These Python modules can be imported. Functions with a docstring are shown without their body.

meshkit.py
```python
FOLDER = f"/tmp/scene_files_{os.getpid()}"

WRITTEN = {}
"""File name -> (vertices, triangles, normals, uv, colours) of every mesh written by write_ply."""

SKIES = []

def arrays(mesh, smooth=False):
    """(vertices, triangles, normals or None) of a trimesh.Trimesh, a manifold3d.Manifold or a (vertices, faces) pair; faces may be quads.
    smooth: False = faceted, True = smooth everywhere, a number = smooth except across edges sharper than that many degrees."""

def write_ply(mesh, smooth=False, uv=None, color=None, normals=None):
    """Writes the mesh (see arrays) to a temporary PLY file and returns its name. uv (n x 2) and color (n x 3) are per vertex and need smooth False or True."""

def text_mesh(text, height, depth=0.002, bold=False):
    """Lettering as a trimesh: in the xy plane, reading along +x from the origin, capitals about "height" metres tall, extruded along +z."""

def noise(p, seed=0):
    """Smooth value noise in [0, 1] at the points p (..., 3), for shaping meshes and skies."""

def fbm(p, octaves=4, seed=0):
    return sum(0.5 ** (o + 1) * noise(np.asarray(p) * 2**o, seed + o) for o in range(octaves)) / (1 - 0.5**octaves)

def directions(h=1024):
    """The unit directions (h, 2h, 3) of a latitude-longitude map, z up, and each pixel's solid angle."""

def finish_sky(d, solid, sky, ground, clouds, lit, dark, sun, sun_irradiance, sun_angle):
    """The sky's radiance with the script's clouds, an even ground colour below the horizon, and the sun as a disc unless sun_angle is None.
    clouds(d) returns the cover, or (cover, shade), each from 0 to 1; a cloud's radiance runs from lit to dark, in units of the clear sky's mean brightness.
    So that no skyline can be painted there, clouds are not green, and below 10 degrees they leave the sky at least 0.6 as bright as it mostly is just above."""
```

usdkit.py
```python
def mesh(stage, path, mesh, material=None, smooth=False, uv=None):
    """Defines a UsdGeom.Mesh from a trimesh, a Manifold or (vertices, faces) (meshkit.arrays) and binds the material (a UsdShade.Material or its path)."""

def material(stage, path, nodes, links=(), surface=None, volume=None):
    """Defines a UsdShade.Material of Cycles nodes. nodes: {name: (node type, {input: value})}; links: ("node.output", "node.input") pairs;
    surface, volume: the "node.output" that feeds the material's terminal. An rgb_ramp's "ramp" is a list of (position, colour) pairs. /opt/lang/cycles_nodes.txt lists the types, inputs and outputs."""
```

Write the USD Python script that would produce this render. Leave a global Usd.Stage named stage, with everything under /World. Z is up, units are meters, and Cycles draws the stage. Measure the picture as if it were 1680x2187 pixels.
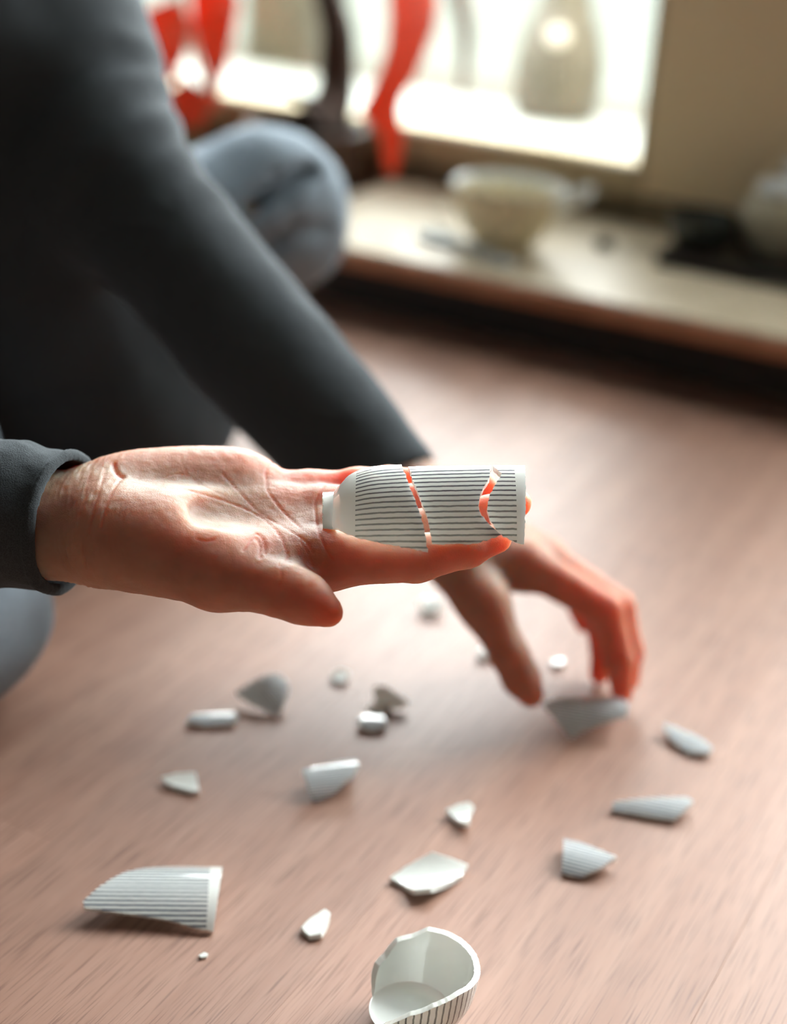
import math, random
import numpy as np, trimesh
from scipy.spatial import cKDTree
import shapely.geometry as sg
import usdkit, meshkit
from pxr import Usd, UsdGeom, UsdLux, UsdShade, Gf, Sdf, Vt
stage = Usd.Stage.CreateInMemory()
UsdGeom.SetStageUpAxis(stage, 'Z'); UsdGeom.SetStageMetersPerUnit(stage, 1.0)
UsdGeom.Xform.Define(stage, '/World'); UsdGeom.Scope.Define(stage, '/World/Looks')
random.seed(7); rng = np.random.default_rng(7)
nrm = lambda v: np.asarray(v, float) / np.linalg.norm(v)

# ------------------------------------------------------------------ camera (a medium format frame on a 80 mm lens, held 0.5 m over the floor)
F, CH, TH, RO = 3300., .50, math.radians(24.5), math.radians(4.0)
cf = np.array([0, math.cos(TH), -math.sin(TH)]); cu0 = np.array([0, math.sin(TH), math.cos(TH)]); cr0 = np.array([1., 0, 0])
cr = math.cos(RO)*cr0 + math.sin(RO)*cu0; cu = -math.sin(RO)*cr0 + math.cos(RO)*cu0; CP = np.array([0, 0, CH])
cam = UsdGeom.Camera.Define(stage, '/World/camera')
cam.CreateFocalLengthAttr(80.0); cam.CreateHorizontalApertureAttr(80.0*1680/F); cam.CreateVerticalApertureAttr(80.0*2187/F)
cam.CreateFStopAttr(4.6); cam.CreateFocusDistanceAttr(.675); cam.CreateClippingRangeAttr((.02, 200.))
cam.CreateExposureAttr(0.0)
cam.AddTransformOp().Set(Gf.Matrix4d(*[float(x) for x in np.vstack([np.r_[cr, 0], np.r_[cu, 0], np.r_[-cf, 0], np.r_[CP, 1]]).ravel()]))
def ray(x, y): return cf + (x-840)/F*cr - (y-1093.5)/F*cu
def D(x, y, d): return CP + d*ray(x, y)                      # the point at depth d seen at a pixel
def Z(x, y, z=0.): a = ray(x, y); return CP + a*(z-CH)/a[2]  # the point at height z
A27 = math.radians(27.0)
U = np.array([math.cos(A27), -math.sin(A27), 0]); N = np.array([math.sin(A27), math.cos(A27), 0]); UP = np.array([0, 0, 1.])
def R(u, n, z=0.): return U*u + N*n + UP*z                    # room axes: along the window wall, towards it, up
def un(p): return float(p @ U), float(p @ N)
WB, WR, WL, WF, CEIL = 1.73, 2.4, -2.9, -3.2, 2.95           # back, right, left, front wall planes, ceiling

# ------------------------------------------------------------------ sky and daylight at the windows
def mat(name, nodes, links=(), surface='p.BSDF'): return usdkit.material(stage, '/World/Looks/'+name, nodes, links, surface=surface)
dome = UsdLux.DomeLight.Define(stage, '/World/sky'); dome.CreateIntensityAttr(1.25); dome.CreateColorAttr(Gf.Vec3f(.93, 1.0, .95))
def rect(name, c, zdir, w, h, power, col):
    l = UsdLux.RectLight.Define(stage, '/World/'+name); l.CreateWidthAttr(w); l.CreateHeightAttr(h); l.CreateIntensityAttr(power); l.CreateColorAttr(Gf.Vec3f(*col))
    z = -nrm(zdir); x = nrm(np.cross(UP, z)); y = np.cross(z, x)
    l.AddTransformOp().Set(Gf.Matrix4d(*[float(v) for v in np.vstack([np.r_[x, 0], np.r_[y, 0], np.r_[z, 0], np.r_[c, 1]]).ravel()]))
rect('daylight_back_window', R(-1.06, WB+.20, 1.54), -N, .92, 2.40, 29.0, (.96, 1.0, .99))
rect('daylight_second_window', R(.20, WB+.20, 1.56), -N, .90, 2.42, 36.0, (.98, 1.0, .98))

# ------------------------------------------------------------------ scene-graph helpers
used = {}
def numbered(path):
    k = used.get(path, 0); used[path] = k+1
    return path if k == 0 else f'{path}_{k:03d}'
def tag(p, label=None, cat=None, group=None, kind=None):
    p = p.GetPrim() if hasattr(p, 'GetPrim') else p
    for k, v in (('label', label), ('category', cat), ('group', group), ('kind', kind)):
        if v: p.SetCustomDataByKey(k, v)
    return p
def thing(name, label, cat, loc=(0, 0, 0), group=None):
    x = UsdGeom.Xform.Define(stage, numbered('/World/'+name)); x.AddTranslateOp().Set(Gf.Vec3d(*map(float, loc)))
    x.loc = None
    return tag(x, label, cat, group)
LOC = {}
def obj(name, m, material, parent=None, smooth=30, M=None, colors=None):
    """One Mesh prim. Under a parent the vertices are given in world coordinates and stored relative to the thing's base."""
    base = parent.GetPath().pathString if parent is not None else '/World'
    path = numbered(base+'/'+name)
    off = np.zeros(3)
    if parent is not None:
        t = stage.GetPrimAtPath('/'.join(base.split('/')[:3])).GetAttribute('xformOp:translate').Get()
        off = np.array(t) if t is not None else off
    v, f, _ = meshkit.arrays(m)
    if M is None: v = v - off
    g = usdkit.mesh(stage, path, (v, f), material, smooth=smooth)
    if M is not None:
        M = np.array(M, float).copy(); M[:3, 3] -= off
        g.AddTransformOp().Set(Gf.Matrix4d(*[float(x) for x in M.T.ravel()]))
    if colors is not None:
        UsdGeom.PrimvarsAPI(g).CreatePrimvar('flush', Sdf.ValueTypeNames.Color3fArray, 'vertex').Set(Vt.Vec3fArray.FromNumpy(np.asarray(colors, np.float32)))
    return g.GetPrim()
def struct(name, m, material, smooth=30, label=None):
    p = obj(name, m, material, None, smooth); return tag(p, label, kind='structure')
cat_ = trimesh.util.concatenate
def box(c, half, axes=None, bevel=0.):
    """Box at c, half sizes along the room axes (u, n, z); chamfered edges when bevel > 0."""
    if bevel:
        h = np.array(half); pts = []
        for s in np.ndindex(2, 2, 2):
            sg_ = np.array(s)*2-1
            for k in range(3):
                q = h-bevel; q = q.copy(); q[k] = h[k]; pts.append(sg_*q)
        m = trimesh.convex.convex_hull(np.array(pts))
    else: m = trimesh.creation.box(2*np.array(half))
    a = np.stack([U, N, UP]) if axes is None else np.asarray(axes)
    m.vertices = np.asarray(m.vertices) @ a + np.asarray(c); return m
def slab(u0, u1, n0, n1, z0, z1, bevel=0.): return box(R((u0+u1)/2, (n0+n1)/2, (z0+z1)/2), ((u1-u0)/2, (n1-n0)/2, (z1-z0)/2), None, bevel)
def lathe(prof, c, seg=64, axis=None):
    m = trimesh.creation.revolve(np.array(prof, float), sections=seg); m.apply_translation(c); return m
def sweep(pts, rad, sides=12, closed_caps=True):
    p = np.asarray(pts, float); r = np.broadcast_to(rad, (len(p),)); t = np.gradient(p, axis=0); t /= np.linalg.norm(t, axis=1, keepdims=True)
    a = np.cross(t, [0.3, 0.2, .93]); a /= np.linalg.norm(a, axis=1, keepdims=True); b = np.cross(t, a); an = np.arange(sides)*2*np.pi/sides
    v = (p[:, None]+r[:, None, None]*(np.cos(an)[None, :, None]*a[:, None]+np.sin(an)[None, :, None]*b[:, None])).reshape(-1, 3); f = []
    for i in range(len(p)-1):
        for j in range(sides):
            q = [i*sides+j, i*sides+(j+1) % sides, (i+1)*sides+(j+1) % sides, (i+1)*sides+j]; f += [[q[0], q[1], q[2]], [q[0], q[2], q[3]]]
    n = len(v); v = np.vstack([v, p[0], p[-1]])
    for j in range(sides):
        f += [[n, (j+1) % sides, j], [n+1, (len(p)-1)*sides+j, (len(p)-1)*sides+(j+1) % sides]]
    m = trimesh.Trimesh(v, f, process=False); m.fix_normals(); return m
def spline(pts, n=24):
    from scipy.interpolate import PchipInterpolator
    pts = np.asarray(pts, float); s = np.r_[0, np.cumsum(np.linalg.norm(np.diff(pts, axis=0), axis=1))]
    return PchipInterpolator(s, pts)(np.linspace(0, s[-1], n))

# ------------------------------------------------------------------ implicit surfaces (signed distances, meshed by surface nets)
def cone(a, b, ra, rb):
    a, b = np.asarray(a, float), np.asarray(b, float); ab = b-a; L = max(ab @ ab, 1e-12)
    def g(p):
        t = np.clip(((p-a) @ ab)/L, 0, 1)
        return np.linalg.norm(p-a-t[:, None]*ab, axis=1)-(ra+(rb-ra)*t)
    return g
def ell(c, axes, rad):
    c, Ax, rad = np.asarray(c, float), np.asarray(axes, float), np.asarray(rad, float)
    def g(p):
        q = (p-c) @ Ax.T; k0 = np.linalg.norm(q/rad, axis=1); k1 = np.linalg.norm(q/rad**2, axis=1)
        return k0*(k0-1)/np.maximum(k1, 1e-9)
    return g
def smin(a, b, k):
    h = np.maximum(k-np.abs(a-b), 0)/k; return np.minimum(a, b)-h*h*k/4
def smax(a, b, k): return -smin(-a, -b, k)
def blend(items, k):
    def g(p):
        d = items[0](p)
        for it in items[1:]: d = smin(d, it(p), k)
        return d
    return g
def nets(g, lo, hi, h, taubin=4):
    """Surface nets over the box lo..hi with cells of size h, evaluated only in blocks near the surface."""
    B = 6; lo = np.asarray(lo, float); n = np.ceil((np.asarray(hi)-lo)/h/B).astype(int)
    gi = np.stack(np.meshgrid(*[np.arange(k) for k in n], indexing='ij'), -1).reshape(-1, 3)
    cd = np.concatenate([g(lo+(x+.5)*B*h) for x in np.array_split(gi, max(1, len(gi)//200000))])
    V = np.repeat(np.repeat(np.repeat(np.where(cd > 0, 1., -1.).reshape(n), B, 0), B, 1), B, 2).astype(np.float32)
    act = gi[np.abs(cd) < B*h*1.7]
    loc = np.stack(np.meshgrid(*[np.arange(B)]*3, indexing='ij'), -1).reshape(-1, 3)
    for part in np.array_split(act, max(1, len(act)//1500)):
        idx = (part[:, None]*B+loc).reshape(-1, 3)
        V[idx[:, 0], idx[:, 1], idx[:, 2]] = g(lo+idx*h)
    s = V < 0
    cs = np.zeros(np.array(V.shape)-1, np.int8)
    C8 = [s[i:i+V.shape[0]-1, j:j+V.shape[1]-1, k:k+V.shape[2]-1] for i, j, k in np.ndindex(2, 2, 2)]
    for c in C8: cs += c
    cells = np.argwhere((cs > 0) & (cs < 8)); ids = np.full(cs.shape, -1, np.int64); ids[tuple(cells.T)] = np.arange(len(cells))
    acc, cnt = np.zeros((len(cells), 3)), np.zeros(len(cells))
    for ax in range(3):
        e = np.eye(3, dtype=int)[ax]
        for o in np.ndindex(2, 2):
            q = np.insert(np.array(o), ax, 0); a = cells+q; b = a+e; va, vb = V[tuple(a.T)], V[tuple(b.T)]
            x = (va < 0) != (vb < 0); t = np.clip(va[x]/(va[x]-vb[x]), 0, 1); acc[x] += q+t[:, None]*e; cnt[x] += 1
    verts = lo+(cells+acc/cnt[:, None])*h; faces = []
    for ax in range(3):
        b_, c_ = (ax+1) % 3, (ax+2) % 3; sl = [slice(None)]*3; s2 = list(sl); sl[ax], s2[ax] = slice(0, -1), slice(1, None)
        d = s[tuple(sl)] != s[tuple(s2)]; at = np.argwhere(d); at = at[(at[:, b_] > 0) & (at[:, c_] > 0) & (at[:, b_] < cs.shape[b_]) & (at[:, c_] < cs.shape[c_])]
        eb, ec = np.eye(3, dtype=int)[b_], np.eye(3, dtype=int)[c_]
        q = np.stack([ids[tuple(x.T)] for x in (at-eb-ec, at-ec, at, at-eb)], 1)
        ok = (q >= 0).all(1); fl = s[tuple(at.T)]; q[~fl] = q[~fl][:, ::-1]; faces.append(q[ok])
    fq = np.vstack(faces); m = trimesh.Trimesh(verts, np.vstack([fq[:, [0, 1, 2]], fq[:, [0, 2, 3]]]), process=False)
    lab = trimesh.graph.connected_component_labels(m.face_adjacency, node_count=len(m.faces)); big = np.bincount(lab); m.update_faces(big[lab] > .02*big.max()); m.remove_unreferenced_vertices()
    if taubin:
        from scipy.sparse import coo_matrix
        e = m.edges_unique; n_ = len(m.vertices); A = coo_matrix((np.ones(2*len(e)), (np.r_[e[:, 0], e[:, 1]], np.r_[e[:, 1], e[:, 0]])), (n_, n_)).tocsr(); deg = np.maximum(np.asarray(A.sum(1)), 1)
        v0 = np.array(m.vertices); v = v0.copy()
        for _ in range(taubin):
            for w in (.5, -.52): v = v+w*(A @ v/deg-v)
        dv = v-v0; L = np.linalg.norm(dv, axis=1, keepdims=True); m.vertices = v0+dv*np.minimum(1, 1.2*h/np.maximum(L, 1e-12))
    return m
def vnormals(m): return meshkit.arrays(m, True)[2]

# ------------------------------------------------------------------ materials
def plain(name, col, rough=.6, bump=0., bscale=200., spec=.5, var=0., **kw):
    nodes = {'g': ('geometry', {}), 'n': ('noise_texture', {'scale': bscale, 'detail': 4}), 'p': ('principled_bsdf', {'base_color': col, 'roughness': rough, 'specular_ior_level': spec, **kw})}
    links = [('g.position', 'n.vector')]
    if var:
        nodes['r'] = ('rgb_ramp', {'ramp': [(.3, tuple(np.array(col)*(1-var))), (.7, tuple(np.minimum(1, np.array(col)*(1+var))))]}); links += [('n.fac', 'r.fac'), ('r.color', 'p.base_color')]
    if bump: nodes['b'] = ('bump', {'strength': bump, 'distance': .001}); links += [('n.fac', 'b.height'), ('b.normal', 'p.normal')]
    return mat(name, nodes, links)
def wood(name, c0, c1, pore, rough, grain=1.0, spec=.5):
    nodes = {'g': ('geometry', {}), 'oi': ('object_info', {}),
        'm': ('mapping', {'rotation': (0, 0, A27), 'scale': (1, 1, 1)}),
        'off': ('vector_math', {'math_type': 'multiply', 'vector2': (3.7, 9.1, 0)}),
        'add': ('vector_math', {'math_type': 'add'}),
        's1': ('mapping', {'scale': (55*grain, 2.6*grain, 8)}), 'n1': ('noise_texture', {'scale': 1., 'detail': 5, 'roughness': .6, 'distortion': .4}),
        's2': ('mapping', {'scale': (980*grain, 26*grain, 100)}), 'n2': ('noise_texture', {'scale': 1., 'detail': 2, 'roughness': .5}),
        's3': ('mapping', {'scale': (9, 3, 3)}), 'n3': ('noise_texture', {'scale': 1., 'detail': 3}),
        'r1': ('rgb_ramp', {'ramp': [(.28, c0), (.72, c1)]}),
        'r2': ('rgb_ramp', {'ramp': [(.32, (1, 1, 1)), (.49, (0, 0, 0))]}),
        'r3': ('rgb_ramp', {'ramp': [(.3, (.86, .86, .86)), (.7, (1.08, 1.06, 1.05))]}),
        'mx': ('mix', {'mix_type': 'mix', 'color2': pore}), 'mf': ('math', {'math_type': 'multiply', 'value2': .62}),
        'mul': ('mix', {'mix_type': 'multiply', 'fac': 1.}),
        'tone': ('map_range', {'from_min': 0, 'from_max': 1, 'to_min': .90, 'to_max': 1.07}), 'hs': ('hsv', {}),
        'bw': ('rgb_to_bw', {}), 'b': ('bump', {'strength': .12, 'distance': .0005, 'invert': True}),
        'p': ('principled_bsdf', {'roughness': rough, 'specular_ior_level': spec})}
    links = [('g.position', 'm.vector'), ('oi.random', 'off.vector1'), ('m.vector', 'add.vector1'), ('off.vector', 'add.vector2'),
        ('add.vector', 's1.vector'), ('s1.vector', 'n1.vector'), ('add.vector', 's2.vector'), ('s2.vector', 'n2.vector'), ('m.vector', 's3.vector'), ('s3.vector', 'n3.vector'),
        ('n1.fac', 'r1.fac'), ('n2.fac', 'r2.fac'), ('n3.fac', 'r3.fac'), ('r2.color', 'bw.color'), ('bw.val', 'mf.value1'), ('mf.value', 'mx.fac'), ('r1.color', 'mx.color1'),
        ('mx.color', 'mul.color1'), ('r3.color', 'mul.color2'), ('oi.random', 'tone.value'), ('tone.result', 'hs.value'), ('mul.color', 'hs.color'), ('hs.color', 'p.base_color'),
        ('bw.val', 'b.height'), ('b.normal', 'p.normal')]
    return mat(name, nodes, links)
FLOOR_WOOD = wood('floor_wood', (.29, .155, .108), (.39, .235, .175), (.12, .058, .040), .46, spec=.36)
BENCH_WOOD = plain('bench_top_wood', (.54, .47, .34), .45, .1, 60, var=.06)
EDGE_WOOD = plain('bench_edge_wood', (.42, .18, .09), .5, .1, 60, var=.1)
DARK_WOOD = plain('dark_stained_wood', (.022, .018, .014), .5)
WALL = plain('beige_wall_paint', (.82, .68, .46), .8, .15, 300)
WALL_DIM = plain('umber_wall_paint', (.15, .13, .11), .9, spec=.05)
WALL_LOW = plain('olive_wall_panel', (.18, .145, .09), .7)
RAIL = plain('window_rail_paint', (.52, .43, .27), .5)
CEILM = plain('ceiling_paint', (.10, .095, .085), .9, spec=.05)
SILL = plain('white_sill_paint', (.36, .385, .36), .45)
CONC = plain('pale_concrete', (.19, .185, .155), .85, .2, 60, var=.08)
GRAVEL = plain('bright_terrace_stone', (.25, .275, .25), .85, .2, 40, var=.05)
GLASSPANE = mat('window_glass', {'f': ('fresnel', {'IOR': 1.45}), 't': ('transparent_bsdf', {}), 'g': ('glossy_bsdf', {'color': (1, 1, 1), 'roughness': 0.}), 'x': ('mix_closure', {})}, [('f.fac', 'x.fac'), ('t.BSDF', 'x.closure1'), ('g.BSDF', 'x.closure2')], 'x.closure')
def cloth(name, col, scale, sheen=.25, bump=.4):
    return mat(name, {'g': ('geometry', {}), 'n': ('noise_texture', {'scale': scale, 'detail': 3}), 'n2': ('noise_texture', {'scale': 26., 'detail': 3}),
        'r': ('rgb_ramp', {'ramp': [(.3, tuple(np.array(col)*.75)), (.7, tuple(np.array(col)*1.25))]}), 'b': ('bump', {'strength': bump, 'distance': .0008}), 'b2': ('bump', {'strength': .35, 'distance': .006}),
        'p': ('principled_bsdf', {'roughness': .95, 'specular_ior_level': .15, 'sheen_weight': sheen, 'sheen_roughness': .4, 'sheen_tint': (.75, .88, 1.0)})},
        [('g.position', 'n.vector'), ('g.position', 'n2.vector'), ('n.fac', 'r.fac'), ('r.color', 'p.base_color'), ('n2.fac', 'b2.height'), ('b2.normal', 'b.normal'), ('n.fac', 'b.height'), ('b.normal', 'p.normal')])
SWEATER = cloth('charcoal_knit', (.039, .047, .052), 1500., .12)
JEANS = cloth('blue_grey_denim', (.23, .285, .335), 1300., .25)
EYE = plain('eye_white', (.7, .68, .64), .2)
SKIN = mat('skin', {'g': ('geometry', {}), 'v': ('voronoi_texture', {'scale': 900., 'feature': 'distance_to_edge'}), 'n': ('noise_texture', {'scale': 90., 'detail': 5}), 'n2': ('noise_texture', {'scale': 420., 'detail': 3}),
        'a': ('attribute', {'attribute': 'flush'}), 'sx': ('separate_xyz', {}), 'mot': ('rgb_ramp', {'ramp': [(.3, (.285, .166, .113)), (.7, (.335, .208, .148))]}),
        'mx': ('mix', {'mix_type': 'mix', 'color2': (.34, .105, .058)}),
        'b1': ('bump', {'strength': .22, 'distance': .0006}), 'b2': ('bump', {'strength': .18, 'distance': .0009}),
        'p': ('principled_bsdf', {'roughness': .58, 'specular_ior_level': .32, 'subsurface_method': 'random_walk', 'subsurface_weight': 1.0, 'subsurface_scale': .0045, 'subsurface_radius': (1.0, .30, .14)})},
        [('g.position', 'v.vector'), ('g.position', 'n.vector'), ('g.position', 'n2.vector'), ('a.vector', 'sx.vector'), ('n.fac', 'mot.fac'), ('mot.color', 'mx.color1'), ('sx.x', 'mx.fac'), ('mx.color', 'p.base_color'),
         ('v.distance', 'b1.height'), ('n2.fac', 'b2.height'), ('b1.normal', 'b2.normal'), ('b2.normal', 'p.normal')])
HAIR = plain('black_hair', (.012, .010, .009), .45)
def porcelain(name, stripes=92, z0=.0153, z1=1., width=.33, body=(.84, .91, .87), ink=(.018, .026, .055)):
    """Glazed porcelain. The outside of the cup carries thin ink lines along the axis (object z), found from the angle round the axis; the inside and the breaks stay plain."""
    nodes = {'t': ('texture_coordinate', {}), 's': ('separate_xyz', {}), 'at': ('math', {'math_type': 'arctan2'}), 'k': ('math', {'math_type': 'multiply', 'value2': stripes/(2*math.pi)}),
        'nz': ('noise_texture', {'scale': 260., 'detail': 2}), 'nm': ('map_range', {'to_min': -.10, 'to_max': .10}), 'ad': ('math', {'math_type': 'add'}),
        'fr': ('math', {'math_type': 'fraction'}), 'c': ('math', {'math_type': 'subtract', 'value2': .5}), 'ab': ('math', {'math_type': 'absolute'}),
        'st': ('map_range', {'from_min': width/2-.05, 'from_max': width/2+.05, 'to_min': 1, 'to_max': 0, 'clamp': True}),
        'g1': ('math', {'math_type': 'greater_than', 'value2': z0}), 'g2': ('math', {'math_type': 'less_than', 'value2': z1}), 'm1': ('math', {'math_type': 'multiply'}), 'm2': ('math', {'math_type': 'multiply'}),
        'rad': ('vector_math', {'math_type': 'multiply', 'vector2': (1, 1, 0)}), 'rn': ('vector_math', {'math_type': 'normalize'}), 'dt': ('vector_math', {'math_type': 'dot_product'}),
        'out': ('math', {'math_type': 'greater_than', 'value2': .55}), 'm3': ('math', {'math_type': 'multiply'}), 'm4': ('math', {'math_type': 'multiply', 'value2': .93}),
        'x': ('mix', {'mix_type': 'mix', 'color1': body, 'color2': ink}),
        'p': ('principled_bsdf', {'roughness': .16, 'specular_ior_level': .5, 'subsurface_weight': .15, 'subsurface_scale': .002, 'subsurface_radius': (1, 1, .8), 'coat_weight': .8, 'coat_roughness': .05})}
    links = [('t.object', 's.vector'), ('s.y', 'at.value1'), ('s.x', 'at.value2'), ('at.value', 'k.value1'), ('t.object', 'nz.vector'), ('nz.fac', 'nm.value'), ('k.value', 'ad.value1'), ('nm.result', 'ad.value2'),
        ('ad.value', 'fr.value1'), ('fr.value', 'c.value1'), ('c.value', 'ab.value1'), ('ab.value', 'st.value'), ('s.z', 'g1.value1'), ('s.z', 'g2.value1'), ('g1.value', 'm1.value1'), ('g2.value', 'm1.value2'),
        ('st.result', 'm2.value1'), ('m1.value', 'm2.value2'), ('t.object', 'rad.vector1'), ('rad.vector', 'rn.vector1'), ('rn.vector', 'dt.vector1'), ('t.normal', 'dt.vector2'), ('dt.value', 'out.value1'),
        ('m2.value', 'm3.value1'), ('out.value', 'm3.value2'), ('m3.value', 'm4.value1'), ('m4.value', 'x.fac'), ('x.color', 'p.base_color')]
    return mat(name, nodes, links)
CHINA = porcelain('striped_porcelain')
CHINA_ALL = porcelain('striped_porcelain_wall', z0=-1., z1=1., width=.46, stripes=84, ink=(.035, .075, .17))
CHINA_RIM = porcelain('striped_porcelain_rim', z0=-1., z1=.0846)
CHINA_BIG = porcelain('striped_porcelain_big', z0=-1., z1=.0600, width=.46, stripes=97, ink=(.02, .045, .10))
CHINA_PLAIN = porcelain('plain_porcelain', z0=2., z1=3.)
CHINA_BASE = porcelain('striped_porcelain_base', stripes=56, z0=.006, z1=1., width=.26)

# ------------------------------------------------------------------ the room
fl = tag(UsdGeom.Xform.Define(stage, '/World/floor'), kind='structure'); fl.GetAttribute('x') if False else None
PW = .165; u = WL-.02; k = 0
while u < WR:
    u1 = min(u+PW, WR+.1); cuts = [WF-.05, .18+.41*((k*7) % 5)-.9, 1.95]
    for a, b in zip(cuts[:-1], cuts[1:]):
        obj('plank', slab(u+.00004, u1-.00004, a+.00004, b-.00004, -.02, 0., .00012), FLOOR_WOOD, fl, smooth=False)
    u, k = u1, k+1
XU0, XU1, XZ0, XZ1 = -.28, .68, .32, 2.80           # the second window, right of the frame
OU0, OU1, OZ0, OZ1 = -1.56, -.586, .135, 2.78      # the opening of the back window
struct('wall_back', cat_([slab(WL, OU0, WB, WB+.12, 0, CEIL), slab(OU1, XU0, WB, WB+.12, .0, CEIL), slab(XU1, WR+.12, WB, WB+.12, 0, CEIL), slab(XU0, XU1, WB, WB+.12, 0, XZ0), slab(XU0, XU1, WB, WB+.12, XZ1, CEIL), slab(OU0, OU1, WB, WB+.12, OZ1, CEIL)]), WALL, False)
struct('trim_1', slab(OU0, OU1, WB+.004, WB+.12, 0, .1), WALL_LOW, False, 'dark olive panel under the window')
struct('baseboard_back', slab(OU1+.002, WR, WB-.012, WB-.0005, 0, .105, .002), WALL_LOW, False)
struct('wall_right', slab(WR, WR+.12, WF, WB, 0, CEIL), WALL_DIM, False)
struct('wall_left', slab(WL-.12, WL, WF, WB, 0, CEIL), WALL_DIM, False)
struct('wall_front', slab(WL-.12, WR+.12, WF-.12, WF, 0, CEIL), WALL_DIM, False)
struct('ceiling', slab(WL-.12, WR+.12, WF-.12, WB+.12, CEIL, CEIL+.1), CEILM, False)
w1 = tag(UsdGeom.Xform.Define(stage, '/World/window_1'), kind='structure')
obj('window_frame', cat_([slab(OU0, OU1, WB+.002, WB+.06, .1, OZ0, .004), slab(OU0, OU1, WB+.002, WB+.06, OZ1-.04, OZ1, .004), slab(OU0, OU0+.035, WB+.002, WB+.06, OZ0, OZ1-.04, .004), slab(OU1-.012, OU1, WB+.002, WB+.06, OZ0, OZ1-.04, .002)]), RAIL, w1, False)
obj('pane', slab(OU0+.03, OU1-.008, WB+.028, WB+.032, OZ0-.01, OZ1-.03), GLASSPANE, w1, False)
obj('window_sill', slab(OU0-.3, OU1+.02, WB+.0605, WB+.27, .09, OZ0+.004, .005), SILL, w1, False)
w2 = tag(UsdGeom.Xform.Define(stage, '/World/window_2'), kind='structure')
obj('window_frame', cat_([slab(XU0, XU1, WB+.03, WB+.08, XZ0, XZ0+.04, .004), slab(XU0, XU1, WB+.03, WB+.08, XZ1-.04, XZ1, .004)]+[slab(u_, u_+.04, WB+.03, WB+.08, XZ0+.04, XZ1-.04, .004) for u_ in (XU0, (XU0+XU1)/2-.02, XU1-.04)]), RAIL, w2, False)
obj('pane', slab(XU0+.03, XU1-.03, WB+.053, WB+.057, XZ0+.03, XZ1-.03), GLASSPANE, w2, False)
struct('terrace_floor', slab(-4.5, 3., WB+.27, WB+.75, .02, .09), CONC, False, 'beige strip of concrete outside the window')
struct('terrace_ground', slab(-9, 6., WB+.75, WB+9, .0, .085), GRAVEL, False, 'bright pale terrace paving outside the window')

# ------------------------------------------------------------------ low bench along the window
BU0, BU1, BN0, BN1, BH = -.905, .95, 1.385, 1.705, .075
bn = thing('low_bench', 'long low wooden bench with pale top and reddish brown edge before the window', 'bench', R((BU0+BU1)/2, (BN0+BN1)/2, 0))
obj('bench_top', slab(BU0, BU1, BN0+.006, BN1, BH-.004, BH, .0015), BENCH_WOOD, bn, False)
obj('front_edge', slab(BU0, BU1, BN0, BN0+.03, BH-.021, BH-.0042, .002), EDGE_WOOD, bn, False)
obj('underframe', slab(BU0+.01, BU1-.01, BN0+.03, BN1-.005, BH-.019, BH-.0042), DARK_WOOD, bn, False)
obj('plinth', slab(BU0+.05, BU1-.05, BN0+.05, BN1-.02, .0005, BH-.019), DARK_WOOD, bn, False)
# ------------------------------------------------------------------ the person
pe = thing('person', 'person in a charcoal sweater and grey-blue jeans sitting on the floor, picking up shards', 'person', (-.36, 1.1, 0))
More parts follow.
